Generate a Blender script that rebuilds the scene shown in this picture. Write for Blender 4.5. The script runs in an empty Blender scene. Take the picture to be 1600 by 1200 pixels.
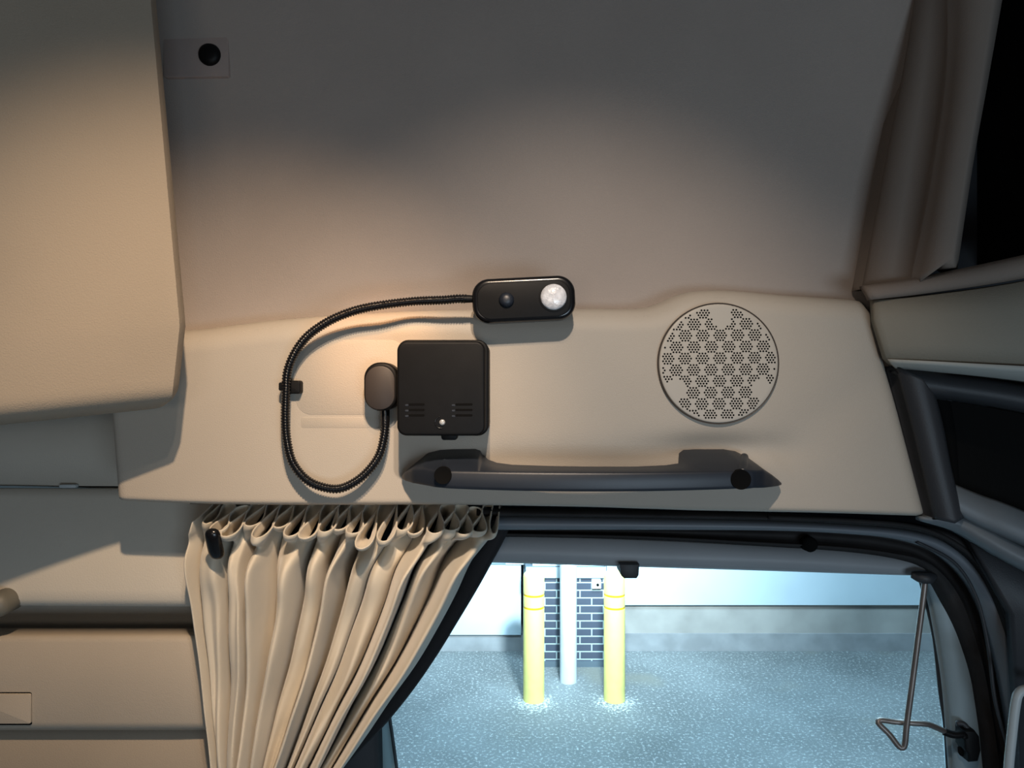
import bpy, bmesh, math, random
from mathutils import Vector, Matrix, noise
random.seed(7)
S = bpy.context.scene
COL = S.collection
F = 1100.0          # focal length in pixels of the 1600 wide frame
EYE = 2.6           # eye height above the yard

# ------------------------------------------------------------------ camera
cam_d = bpy.data.cameras.new('camera'); cam_d.sensor_width = 36; cam_d.sensor_fit = 'HORIZONTAL'
cam_d.lens = F / 1600 * 36; cam_d.clip_start = 0.02; cam_d.clip_end = 200
cam = bpy.data.objects.new('camera', cam_d); COL.objects.link(cam)
cam.location = (0, 0, EYE); cam.rotation_euler = (math.pi/2, 0, 0)
S.camera = cam

# ------------------------------------------------------------------ world, light, exposure
w = bpy.data.worlds.new('night'); S.world = w; w.use_nodes = True
w.node_tree.nodes['Background'].inputs[0].default_value = (0.010, 0.013, 0.022, 1)
w.node_tree.nodes['Background'].inputs[1].default_value = 1.0
S.view_settings.view_transform = 'Standard'; S.view_settings.look = 'None'
S.view_settings.exposure = 0.0; S.view_settings.gamma = 1.0; S.view_settings.use_curve_mapping = False

def aim(o, target):
    d = Vector(target) - o.location
    o.rotation_euler = d.to_track_quat('-Z', 'Y').to_euler()
def area(name, loc, target, sx, sy, power, color):
    l = bpy.data.lights.new(name, 'AREA'); l.shape = 'RECTANGLE'; l.size = sx; l.size_y = sy
    l.energy = power; l.color = color
    o = bpy.data.objects.new(name, l); COL.objects.link(o); o.location = loc; aim(o, target); return o
def spot(name, loc, target, angle, blend, radius, power, color):
    l = bpy.data.lights.new(name, 'SPOT'); l.spot_size = math.radians(angle); l.spot_blend = blend
    l.shadow_soft_size = radius; l.energy = power; l.color = color
    o = bpy.data.objects.new(name, l); COL.objects.link(o); o.location = loc; aim(o, target); return o
WARM = (1.0, 0.66, 0.38)
# roof lamp of the cab, then added fill lights without fixtures
spot('roof_lamp', (-0.02, 0.00, EYE+0.65), (-0.34, 0.80, EYE-0.17), 48, 1.0, 0.014, 50.0, (1.0, 0.735, 0.50))
spot('panel_fill', (0.05, 0.00, EYE+0.60), (0.07, 0.80, EYE-0.12), 55, 1.0, 0.015, 27.0, (1.0, 0.84, 0.70))  # added neutral spot that brightens the right part of the panel
spot('glow_spot', (-0.06, 0.30, EYE+0.50), (-0.155, 0.80, EYE+0.055), 15, 1.0, 0.02, 16.0, (1.0, 0.48, 0.17))  # added narrow spot, makes the orange glow beside the box
area('cabin_fill', (-0.25, -0.35, EYE-0.05), (0.0, 0.85, EYE-0.16), 0.30, 0.14, 0.8, (1.0, 0.88, 0.76))  # added soft fill, no lamp stands here
# yard light coming in through the window on the far side of the cab
area('far_window_light', (0.65, -1.10, EYE-0.50), (0.35, 0.85, EYE-0.42), 0.9, 0.4, 10.0, (0.66, 0.84, 1.0))
# yard lamps: a floodlight turned to the wall and bollard tops, a canopy lamp higher up
spot('floodlight', (0.55, 3.3, 3.0), (0.5, 6.6, 1.55), 74, 1.0, 0.15, 2300, (0.72, 0.90, 1.0))
area('canopy_light', (0.8, 3.6, 5.2), (0.8, 5.6, 0.0), 3.0, 1.2, 640, (0.52, 0.80, 1.0))

# ------------------------------------------------------------------ helpers
def P(px, py, Y):
    return Vector(((px-800)/F*Y, Y, EYE-(py-600)/F*Y))
def tagp(o, label=None, cat=None, group=None, kind=None):
    if label: o['label'] = label
    if cat: o['category'] = cat
    if group: o['group'] = group
    if kind: o['kind'] = kind
    return o
def empty(name, loc, label, cat, group=None):
    o = bpy.data.objects.new(name, None); o.empty_display_size = 0.02
    COL.objects.link(o); o.location = loc
    return tagp(o, label, cat, group)
def link(name, bm, mats, parent=None, smooth=True, fixn=True, angle=None):
    if fixn: bmesh.ops.recalc_face_normals(bm, faces=bm.faces)
    me = bpy.data.meshes.new(name); bm.to_mesh(me); bm.free()
    if not isinstance(mats, (list, tuple)): mats = [mats]
    for m in mats: me.materials.append(m)
    if smooth:
        me.polygons.foreach_set('use_smooth', [True]*len(me.polygons))
    o = bpy.data.objects.new(name, me); COL.objects.link(o)
    if smooth and angle: 
        me.set_sharp_from_angle(angle=math.radians(angle))
    if parent:
        o.parent = parent; o.matrix_parent_inverse = Matrix.Translation(-parent.location)
    return o
def struct(name, bm, mats, **k):
    o = link(name, bm, mats, **k); o['kind'] = 'structure'; return o

def catmull(pts, n):
    pts = [Vector(p) for p in pts]
    if len(pts) == 2: return [pts[0].lerp(pts[1], i/(n-1)) for i in range(n)]
    ext = [pts[0]*2-pts[1]] + pts + [pts[-1]*2-pts[-2]]
    dense = []
    for i in range(len(pts)-1):
        a, b, c, d = ext[i:i+4]
        for k in range(24):
            t = k/24
            dense.append(0.5*((2*b)+(-a+c)*t+(2*a-5*b+4*c-d)*t*t+(-a+3*b-3*c+d)*t**3))
    dense.append(pts[-1])
    L = [0]
    for i in range(1, len(dense)): L.append(L[-1]+(dense[i]-dense[i-1]).length)
    out = []; j = 0
    for i in range(n):
        s = L[-1]*i/(n-1)
        while j < len(L)-2 and L[j+1] < s: j += 1
        seg = L[j+1]-L[j] or 1e-9
        out.append(dense[j].lerp(dense[j+1], min(1, (s-L[j])/seg)))
    return out
def grid_faces(bm, V, closed_v=False, closed_u=False):
    nu, nv = len(V), len(V[0])
    for i in range(nu if closed_u else nu-1):
        for j in range(nv if closed_v else nv-1):
            a, b = V[i][j], V[(i+1) % nu][j]
            c, d = V[(i+1) % nu][(j+1) % nv], V[i][(j+1) % nv]
            if len({a, b, c, d}) == 4:
                try: bm.faces.new((a, b, c, d))
                except ValueError: pass
def tube(bm, pts, r, n=10, rmod=None, cap=True, flat=1.0):
    pts = [Vector(p) for p in pts]
    rings = []; up = None
    for i, p in enumerate(pts):
        t = (pts[min(i+1, len(pts)-1)]-pts[max(i-1, 0)]).normalized()
        if up is None:
            up = Vector((0, -1, 0)) if abs(t.y) < 0.9 else Vector((0, 0, 1))
        up = (up - t*up.dot(t)).normalized(); side = t.cross(up)
        rr = r if not callable(r) else r(i/(len(pts)-1))
        ring = []
        for k in range(n):
            a = 2*math.pi*k/n
            q = rr*(rmod(i, k) if rmod else 1)
            ring.append(bm.verts.new(p + side*math.cos(a)*q + up*math.sin(a)*q*flat))
        rings.append(ring)
    grid_faces(bm, rings, closed_v=True)
    if cap:
        bm.faces.new(rings[0]); bm.faces.new(rings[-1][::-1])
def loft(curves, n=60, thick=0.01, dirv=(0, 1, 0)):
    """surface through a list of 3D curves, given a back skin so that it is solid"""
    bm = bmesh.new(); d = Vector(dirv)*thick
    cs = [catmull(c, n) for c in curves]
    front = [[bm.verts.new(p) for p in c] for c in cs]
    back = [[bm.verts.new(p+d) for p in c] for c in cs]
    grid_faces(bm, front); grid_faces(bm, back)
    for A, B in ((front[0], back[0]), (front[-1], back[-1]), ([r[0] for r in front], [r[0] for r in back]), ([r[-1] for r in front], [r[-1] for r in back])):
        for i in range(len(A)-1): bm.faces.new((A[i], A[i+1], B[i+1], B[i]))
    return bm
def band(A, B, YA, YB, bulge, m=7, ends=None):
    """curves between pixel paths A and B, arched towards the viewer by bulge"""
    n = 40
    ca = catmull([P(x, y, YA) if not isinstance(YA, (list, tuple)) else P(x, y, YA[i]) for i, (x, y) in enumerate(A)], n)
    cb = catmull([P(x, y, YB) if not isinstance(YB, (list, tuple)) else P(x, y, YB[i]) for i, (x, y) in enumerate(B)], n)
    out = []
    for k in range(m):
        t = k/(m-1); h = math.sin(math.pi*t)**0.6*bulge
        out.append([a.lerp(b, t)+Vector((0, -h, 0)) for a, b in zip(ca, cb)])
    return out
def box(bm, c, s, rot=None):
    r = bmesh.ops.create_cube(bm, size=1)
    M = Matrix.Translation(c) @ (rot or Matrix.Identity(4)) @ Matrix.Diagonal((*s, 1))
    bmesh.ops.transform(bm, matrix=M, verts=r['verts']); return r['verts']
def rrect(w, h, r, n=8):
    pts = []
    for cx, cy, a0 in ((w/2-r, h/2-r, 0), (-w/2+r, h/2-r, 90), (-w/2+r, -h/2+r, 180), (w/2-r, -h/2+r, 270)):
        for k in range(n+1):
            a = math.radians(a0+90*k/n); pts.append((cx+r*math.cos(a), cy+r*math.sin(a)))
    return pts
def slab(bm, outline, M, depth, bev, nb=4, mat=0, bev_back=0):
    """outline in local xy (facing +z), extruded to -depth with a round front edge; M places it"""
    cx = sum(p[0] for p in outline)/len(outline); cy = sum(p[1] for p in outline)/len(outline)
    n = len(outline); rings = []
    nr = []
    for i in range(n):
        a = Vector(outline[i-1]); b = Vector(outline[(i+1) % n]); t = (b-a).normalized(); nr.append(Vector((t.y, -t.x)))
    area2 = sum(outline[i][0]*outline[(i+1) % n][1]-outline[(i+1) % n][0]*outline[i][1] for i in range(n))
    sgn = 1 if area2 > 0 else -1
    def ring(inset, z):
        return [bm.verts.new(M @ Vector((outline[i][0]-sgn*nr[i].x*inset, outline[i][1]-sgn*nr[i].y*inset, z))) for i in range(n)]
    for k in range(nb+1):
        a = math.pi/2*k/nb
        rings.append(ring(bev*(1-math.sin(a)), -bev*(1-math.cos(a))))
    if bev_back:
        rings.append(ring(0, -depth+bev_back)); rings.append(ring(bev_back*.3, -depth+bev_back*.3)); rings.append(ring(bev_back, -depth))
    else:
        rings.append(ring(0, -depth))
    grid_faces(bm, rings, closed_v=True)
    bm.faces.new(rings[0]); bm.faces.new(rings[-1][::-1])
    return rings
def facing(loc, roll=0):
    """matrix whose +z looks to -Y (towards the cab), x right, y up"""
    return Matrix.Translation(loc) @ Matrix.Rotation(math.radians(90), 4, 'X') @ Matrix.Rotation(roll, 4, 'Z')
def disc(bm, M, prof, n=32, mat=0):
    """lathe of (radius, z) round local z"""
    rings = [[bm.verts.new(M @ Vector((r*math.cos(2*math.pi*k/n), r*math.sin(2*math.pi*k/n), z))) for k in range(n)] for r, z in prof]
    grid_faces(bm, rings, closed_v=True)
    f = bm.faces.new(rings[-1]); 
    if prof[0][0] > 0: bm.faces.new(rings[0][::-1])

# ------------------------------------------------------------------ materials
def mat(name, color, rough=0.5, metal=0.0, spec=0.5, var=0.0, vscale=8, bump=0.0, bscale=300, sheen=0, color2=None, coat=0, emit=None):
    m = bpy.data.materials.new(name); m.use_nodes = True; nt = m.node_tree; b = nt.nodes['Principled BSDF']
    b.inputs['Roughness'].default_value = rough; b.inputs['Metallic'].default_value = metal
    b.inputs['Specular IOR Level'].default_value = spec
    b.inputs['Sheen Weight'].default_value = sheen; b.inputs['Coat Weight'].default_value = coat
    tc = nt.nodes.new('ShaderNodeTexCoord')
    nz = nt.nodes.new('ShaderNodeTexNoise'); nz.inputs['Scale'].default_value = vscale; nz.inputs['Detail'].default_value = 5
    nt.links.new(tc.outputs['Object'], nz.inputs['Vector'])
    mx = nt.nodes.new('ShaderNodeMix'); mx.data_type = 'RGBA'
    c2 = color2 or tuple(c*(1-var) for c in color)
    mx.inputs['A'].default_value = (*c2, 1); mx.inputs['B'].default_value = (*color, 1)
    rp = nt.nodes.new('ShaderNodeMapRange'); rp.inputs['From Min'].default_value = 0.35; rp.inputs['From Max'].default_value = 0.65
    nt.links.new(nz.outputs['Fac'], rp.inputs['Value']); nt.links.new(rp.outputs['Result'], mx.inputs['Factor'])
    nt.links.new(mx.outputs['Result'], b.inputs['Base Color'])
    if bump:
        n2 = nt.nodes.new('ShaderNodeTexNoise'); n2.inputs['Scale'].default_value = bscale; n2.inputs['Detail'].default_value = 3
        nt.links.new(tc.outputs['Object'], n2.inputs['Vector'])
        bp = nt.nodes.new('ShaderNodeBump'); bp.inputs['Strength'].default_value = bump; bp.inputs['Distance'].default_value = 0.001
        nt.links.new(n2.outputs['Fac'], bp.inputs['Height']); nt.links.new(bp.outputs['Normal'], b.inputs['Normal'])
    return m
M_head = mat('headliner_cloth', (0.37, 0.32, 0.285), 0.95, spec=0.1, var=0.10, vscale=5, bump=0.6, bscale=700, sheen=0.2)
M_panel = mat('beige_trim_plastic', (0.46, 0.41, 0.345), 0.55, spec=0.35, var=0.05, vscale=6, bump=0.35, bscale=900)
M_tray = mat('tray_plastic', (0.47, 0.405, 0.325), 0.6, spec=0.3, var=0.05, vscale=6, bump=0.35, bscale=900)
M_lock = mat('brown_beige_locker', (0.235, 0.195, 0.165), 0.8, spec=0.15, var=0.06, vscale=5, bump=0.3, bscale=700)
M_cons = mat('console_beige', (0.27, 0.25, 0.205), 0.7, spec=0.25, var=0.05, vscale=5, bump=0.3, bscale=700)
M_rear = mat('rear_lining', (0.60, 0.555, 0.475), 0.8, spec=0.2, var=0.08, vscale=4, bump=0.3, bscale=600)
M_cab = mat('cabinet_lining', (0.36, 0.305, 0.24), 0.85, spec=0.2, var=0.08, vscale=6, bump=0.5, bscale=700)
M_black = mat('satin_black_plastic', (0.005, 0.005, 0.0055), 0.5, spec=0.18, var=0.2, vscale=60, bump=0.1, bscale=1500)
M_handle = mat('black_handle_plastic', (0.014, 0.019, 0.029), 0.42, spec=0.6, var=0.1, vscale=60, bump=0.08, bscale=1800)
M_gloss = mat('glossy_black_hose', (0.006, 0.006, 0.007), 0.22, spec=0.5, var=0.1)
M_hole = mat('dark_recess', (0.004, 0.004, 0.004), 0.9, spec=0.1)
M_rubber = mat('door_seal_rubber', (0.022, 0.020, 0.020), 0.7, spec=0.3, var=0.3, vscale=30, bump=0.3, bscale=300)
M_dkgrey = mat('charcoal_trim', (0.036, 0.038, 0.043), 0.5, spec=0.4, var=0.1, vscale=10, bump=0.2, bscale=700)
M_grey = mat('grey_door_frame', (0.36, 0.38, 0.40), 0.45, spec=0.4, var=0.08, vscale=10, bump=0.15, bscale=700)
M_lgrey = mat('light_grey_reveal', (0.30, 0.385, 0.425), 0.5, spec=0.4, var=0.06, vscale=10, bump=0.1, bscale=500)
M_metal = mat('galvanised_wire', (0.24, 0.215, 0.20), 0.4, metal=0.6, var=0.2, vscale=40)
M_curt = mat('cream_curtain_cloth', (0.64, 0.57, 0.455), 0.62, spec=0.25, var=0.04, vscale=30, bump=0.2, bscale=1600, sheen=0.35)
M_line = mat('dark_curtain_lining', (0.020, 0.018, 0.020), 0.75, spec=0.3, var=0.2, bump=0.2, bscale=1200)
M_grille = mat('speaker_grille_plastic', (0.47, 0.43, 0.37), 0.45, spec=0.4, var=0.04)
M_void = mat('black_unlit_space', (0.006, 0.006, 0.006), 0.9, spec=0.1)  # near-black colour stands for unlit space, locker inside and night alike
M_lens = mat('lamp_lens', (0.95, 0.96, 1.0), 0.12, spec=0.8, var=0.3, vscale=160, bump=1.0, bscale=260, coat=0.6)
M_hook = mat('pale_grey_plastic', (0.50, 0.55, 0.56), 0.4, var=0.05)
M_clip = mat('window_lit_edge', (0.42, 0.43, 0.40), 0.6, var=0.05)  # window light on the console edge put into the colour
M_led = mat('steel_screw_head', (0.55, 0.55, 0.55), 0.3, metal=0.4, var=0.1)

def glass(name, tint, gloss):
    m = bpy.data.materials.new(name); m.use_nodes = True; nt = m.node_tree
    for n in list(nt.nodes): nt.nodes.remove(n)
    out = nt.nodes.new('ShaderNodeOutputMaterial'); mix = nt.nodes.new('ShaderNodeMixShader')
    t = nt.nodes.new('ShaderNodeBsdfTransparent'); t.inputs[0].default_value = (*tint, 1)
    g = nt.nodes.new('ShaderNodeBsdfGlossy'); g.inputs['Roughness'].default_value = 0.02
    fr = nt.nodes.new('ShaderNodeLayerWeight'); fr.inputs['Blend'].default_value = gloss
    nt.links.new(fr.outputs['Fresnel'], mix.inputs[0]); nt.links.new(t.outputs[0], mix.inputs[1]); nt.links.new(g.outputs[0], mix.inputs[2])
    nt.links.new(mix.outputs[0], out.inputs[0]); return m
M_glass = glass('window_glass', (0.93, 0.97, 0.97), 0.12)

def mat_brick():
    m = mat('painted_brick', (0.05, 0.06, 0.09), 0.7); nt = m.node_tree; b = nt.nodes['Principled BSDF']
    tc = nt.nodes.new('ShaderNodeTexCoord'); sp = nt.nodes.new('ShaderNodeSeparateXYZ'); cb = nt.nodes.new('ShaderNodeCombineXYZ')
    nt.links.new(tc.outputs['Object'], sp.inputs[0])
    ad = nt.nodes.new('ShaderNodeMath'); ad.operation = 'ADD'
    nt.links.new(sp.outputs['X'], ad.inputs[0]); nt.links.new(sp.outputs['Y'], ad.inputs[1])
    nt.links.new(ad.outputs[0], cb.inputs['X']); nt.links.new(sp.outputs['Z'], cb.inputs['Y'])
    br = nt.nodes.new('ShaderNodeTexBrick'); br.inputs['Scale'].default_value = 1
    br.inputs['Brick Width'].default_value = 0.215; br.inputs['Row Height'].default_value = 0.0705
    br.inputs['Mortar Size'].default_value = 0.006; br.inputs['Mortar Smooth'].default_value = 0.2
    br.inputs['Color1'].default_value = (0.045, 0.055, 0.085, 1); br.inputs['Color2'].default_value = (0.065, 0.075, 0.105, 1)
    br.inputs['Mortar'].default_value = (0.42, 0.50, 0.52, 1)
    nt.links.new(cb.outputs[0], br.inputs['Vector']); nt.links.new(br.outputs['Color'], b.inputs['Base Color'])
    bp = nt.nodes.new('ShaderNodeBump'); bp.inputs['Strength'].default_value = 0.4; bp.inputs['Distance'].default_value = 0.004; bp.invert = True
    nt.links.new(br.outputs['Fac'], bp.inputs['Height']); nt.links.new(bp.outputs['Normal'], b.inputs['Normal']); return m
M_brick = mat_brick()
def mat_concrete():
    m = mat('worn_concrete', (0.20, 0.215, 0.22), 0.75, var=0.32, vscale=1.3); nt = m.node_tree; b = nt.nodes['Principled BSDF']
    mx0 = b.inputs['Base Color'].links[0].from_socket
    tc = nt.nodes.new('ShaderNodeTexCoord')
    n = nt.nodes.new('ShaderNodeTexNoise'); n.inputs['Scale'].default_value = 42; n.inputs['Detail'].default_value = 9; n.inputs['Roughness'].default_value = 0.75
    nt.links.new(tc.outputs['Object'], n.inputs['Vector'])
    r = nt.nodes.new('ShaderNodeValToRGB'); r.color_ramp.elements[0].position = 0.53; r.color_ramp.elements[1].position = 0.66
    r.color_ramp.elements[0].color = (0, 0, 0, 1); r.color_ramp.elements[1].color = (1, 1, 1, 1)
    nt.links.new(n.outputs['Fac'], r.inputs[0])
    mx = nt.nodes.new('ShaderNodeMix'); mx.data_type = 'RGBA'; mx.inputs['B'].default_value = (0.62, 0.64, 0.64, 1)
    nt.links.new(r.outputs[0], mx.inputs['Factor']); nt.links.new(mx0, mx.inputs['A'])
    sc = r.outputs[0]
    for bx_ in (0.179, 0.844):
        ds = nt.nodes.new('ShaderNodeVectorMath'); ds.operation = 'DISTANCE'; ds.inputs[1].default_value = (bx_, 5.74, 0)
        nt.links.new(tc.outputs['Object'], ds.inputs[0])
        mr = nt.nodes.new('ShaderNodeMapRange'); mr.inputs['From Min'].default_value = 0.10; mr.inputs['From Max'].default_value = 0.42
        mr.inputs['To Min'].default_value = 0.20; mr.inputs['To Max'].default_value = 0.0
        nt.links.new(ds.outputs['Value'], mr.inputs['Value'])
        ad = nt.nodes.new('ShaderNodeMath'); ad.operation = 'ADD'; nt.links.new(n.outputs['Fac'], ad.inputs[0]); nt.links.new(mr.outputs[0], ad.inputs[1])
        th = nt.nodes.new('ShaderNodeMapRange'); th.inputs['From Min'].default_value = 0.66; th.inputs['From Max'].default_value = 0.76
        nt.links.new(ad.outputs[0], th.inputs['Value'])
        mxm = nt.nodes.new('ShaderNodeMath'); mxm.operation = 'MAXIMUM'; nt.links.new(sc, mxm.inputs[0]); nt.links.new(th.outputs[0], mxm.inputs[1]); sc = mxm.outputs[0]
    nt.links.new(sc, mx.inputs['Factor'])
    # rusty drip stain
    vm = nt.nodes.new('ShaderNodeTexNoise'); vm.inputs['Scale'].default_value = 0.9; vm.inputs['Detail'].default_value = 2
    nt.links.new(tc.outputs['Object'], vm.inputs['Vector'])
    r2 = nt.nodes.new('ShaderNodeValToRGB'); r2.color_ramp.elements[0].position = 0.60; r2.color_ramp.elements[1].position = 0.70
    nt.links.new(vm.outputs['Fac'], r2.inputs[0])
    m3 = nt.nodes.new('ShaderNodeMix'); m3.data_type = 'RGBA'; m3.inputs['B'].default_value = (0.20, 0.195, 0.17, 1)
    nt.links.new(r2.outputs[0], m3.inputs['Factor']); nt.links.new(mx.outputs['Result'], m3.inputs['A'])
    nt.links.new(m3.outputs['Result'], b.inputs['Base Color'])
    bp = nt.nodes.new('ShaderNodeBump'); bp.inputs['Strength'].default_value = 0.8; bp.inputs['Distance'].default_value = 0.01
    nt.links.new(n.outputs['Fac'], bp.inputs['Height']); nt.links.new(bp.outputs['Normal'], b.inputs['Normal']); return m
M_conc = mat_concrete()
M_curb = mat('concrete_footing', (0.31, 0.31, 0.32), 0.8, var=0.25, vscale=5, bump=0.5, bscale=80)
M_found = mat('foundation_render', (0.40, 0.37, 0.345), 0.7, var=0.3, vscale=2.2, bump=0.3, bscale=60)
M_clad = mat('pale_metal_cladding', (0.58, 0.67, 0.73), 0.45, var=0.12, vscale=1.5)
M_joint = mat('dark_cladding_joint', (0.10, 0.13, 0.16), 0.6)
M_bol = mat('yellow_bollard_sleeve', (0.96, 0.86, 0.27), 0.45, var=0.08, vscale=14)
M_ring = mat('amber_bollard_band', (0.72, 0.42, 0.01), 0.45)
M_post = mat('white_pipe_paint', (0.66, 0.70, 0.74), 0.5, var=0.15, vscale=6)
M_bbox = mat('white_switch_box', (0.75, 0.78, 0.78), 0.5)

# ================================================================== THE CAB SHELL
# upper side wall: cloth headliner curving in towards the roof
bm = bmesh.new()
NX, NZ = 70, 60
V = []
for i in range(NX+1):
    px = 150 + (1440-150)*i/NX
    col = []
    x = (px-800)/F*0.85
    for j in range(NZ+1):
        t = j/NZ
        z = EYE + 0.02 + t*0.62
        Y = 0.856 - 0.02*math.exp(-((t)/0.05)**2)
        Y -= 0.16*max(0, t-0.35)**2
        # slight inward roll where it meets the front locker column
        Y -= 0.012*max(0, (px-1250)/150)**2
        # soft padding waves
        Y -= 0.004*math.sin(px/160+1.3)*math.exp(-t*3)
        col.append(bm.verts.new((x*(Y/0.85)*(1+0.0*t), Y, z)))
    V.append(col)
grid_faces(bm, V)
struct('wall_left', bm, M_head)

# the moulded beige trim panel over the door
def panel_mesh():
    bm = bmesh.new()
    Y0 = 0.80
    top = [(158, 520), (290, 512), (420, 496), (560, 486), (700, 480), (900, 478), (1000, 478), (1035, 470), (1062, 458), (1095, 450), (1150, 449), (1250, 457), (1366, 464)]
    bot = [(178, 783), (300, 788), (420, 790), (560, 790), (700, 790), (900, 793), (1000, 796), (1035, 797), (1062, 798), (1095, 799), (1150, 800), (1300, 803), (1456, 808)]
    NS, NT = 200, 80
    ct = catmull([P(x, y, Y0) for x, y in top], NS+1); cb = catmull([P(x, y, Y0) for x, y in bot], NS+1)
    # parametrise both by x fraction
    def at(c, f):
        x = c[0].x+(c[-1].x-c[0].x)*f
        for k in range(len(c)-1):
            if c[k+1].x >= x:
                s = (x-c[k].x)/(c[k+1].x-c[k].x); return c[k].lerp(c[k+1], s)
        return c[-1]
    V = []
    for i in range(NS+1):
        f = i/NS
        a = at(ct, f); b = at(cb, f); col = []
        for j in range(NT+1):
            t = j/NT
            p = a.lerp(b, t); Ht = (a-b).length
            dt = t*Ht; db = (1-t)*Ht
            wl = 0.92; dl = f*(cb[-1].x-cb[0].x); dr = (1-f)*(cb[-1].x-cb[0].x)
            off = 0
            r = 0.030
            if dt < r: off += r-math.sqrt(max(0, r*r-(r-dt)**2))
            r = 0.006
            if db < r: off += r-math.sqrt(max(0, r*r-(r-db)**2))
            r = 0.012
            if dl < r: off += r-math.sqrt(max(0, r*r-(r-dl)**2))
            r = 0.02
            if dr < r: off += r-math.sqrt(max(0, r*r-(r-dr)**2))
            # px position for the sculpted details
            px = 800+p.x/Y0*F; py = 600-(p.z-EYE)/Y0*F
            # scooped finger recess over the right end of the handle
            g = math.exp(-((px-1120)/95)**2-((py-702)/22)**2)
            off += 0.012*g
            # recess hollow all along the grip
            g = math.exp(-(max(0, abs(px-930)-140)/40)**2-((py-722)/26)**2); off += 0.005*g
            # crease running down right of the handle
            d = (px-1215)*0.78-(py-715)*0.62
            along = (px-1215)*0.62+(py-715)*0.78
            off += 0.0022/(1+math.exp(-d/3.0))*math.exp(-(along/38)**2)
            # faint swell around the speaker
            q = math.hypot(px-1125, py-570)
            off -= 0.004*math.exp(-(q/125)**4)
            # the lower left corner is round
            col.append(bm.verts.new(p+Vector((0, off, 0))))
        V.append(col)
    grid_faces(bm, V)
    # skirt back to the wall
    edge = [V[i][0] for i in range(NS+1)]+[V[NS][j] for j in range(1, NT+1)]+[V[i][NT] for i in range(NS-1, -1, -1)]+[V[0][j] for j in range(NT-1, 0, -1)]
    back = [bm.verts.new((v.co.x, 0.90, v.co.z)) for v in edge]
    n = len(edge)
    for k in range(n): bm.faces.new((edge[k], edge[(k+1) % n], back[(k+1) % n], back[k]))
    bm.faces.new(back)
    return bm
struct('trim_1', panel_mesh(), M_panel, angle=50)

# screwless cover plates let into the panel beside the lamp foot
def plate(bm, px0, py0, px1, py1, r, Y, th):
    c = P((px0+px1)/2, (py0+py1)/2, Y)
    slab(bm, rrect((px1-px0)/F*Y, (py1-py0)/F*Y, r), facing(c), th+0.002, 0.0006, 2)
bm = bmesh.new(); plate(bm, 462, 531, 634, 648, 0.018, 0.7996, 0.0012)
struct('trim_2', bm, M_panel, angle=40)
bm = bmesh.new(); plate(bm, 470, 651, 634, 669, 0.003, 0.7998, 0.0010)
struct('trim_3', bm, M_panel, angle=40)

# roof and outer skin (above the frame) and the wall of the bunk behind the panel
bm = bmesh.new(); box(bm, Vector((0, -0.3, EYE+0.70)), (3.2, 2.5, 0.04)); struct('ceiling', bm, M_head, smooth=False)

# bunk side wall, lower left: flat strip, seam, curved lower lining
strip = [[P(-400, 640, 0.93), P(240, 640, 0.93)], [P(-400, 700, 0.93), P(240, 702, 0.93)], [P(-400, 757, 0.925), P(240, 760, 0.925)]]
strip = [[c[0], c[0].lerp(c[1], .5), c[1]] for c in strip]
struct('wall_back', loft(strip, 30, 0.02), M_rear)
cs = []
for k in range(16):
    t = k/15; py = 764+(946-764)*min(1, t/.85)
    Y = 0.915-0.035*math.sin(t*1.85)+(.05*((t-.85)/.15) if t > .85 else 0)
    cs.append([P(-400, py, Y), P(0, py, Y), P(380, py+2, Y)])
struct('wall_back_lower', loft(cs, 30, 0.02), M_rear)
bm = bmesh.new(); tube(bm, catmull([P(-400, 762, 0.922), P(0, 761, 0.922), P(175, 766, 0.922)], 20), 0.0022, 8)
struct('trim_4', bm, M_lgrey)
bm = bmesh.new(); slab(bm, rrect(0.022, 0.0045, 0.002, 4), facing(P(105, 760, 0.917)), 0.006, 0.001, 2)  # white piece added in place of a glint on the seam
tagp(link('clip', bm, M_hook, angle=40), 'tiny white piece added for the glint on the seam of the bunk wall at left', 'clip')

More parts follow.
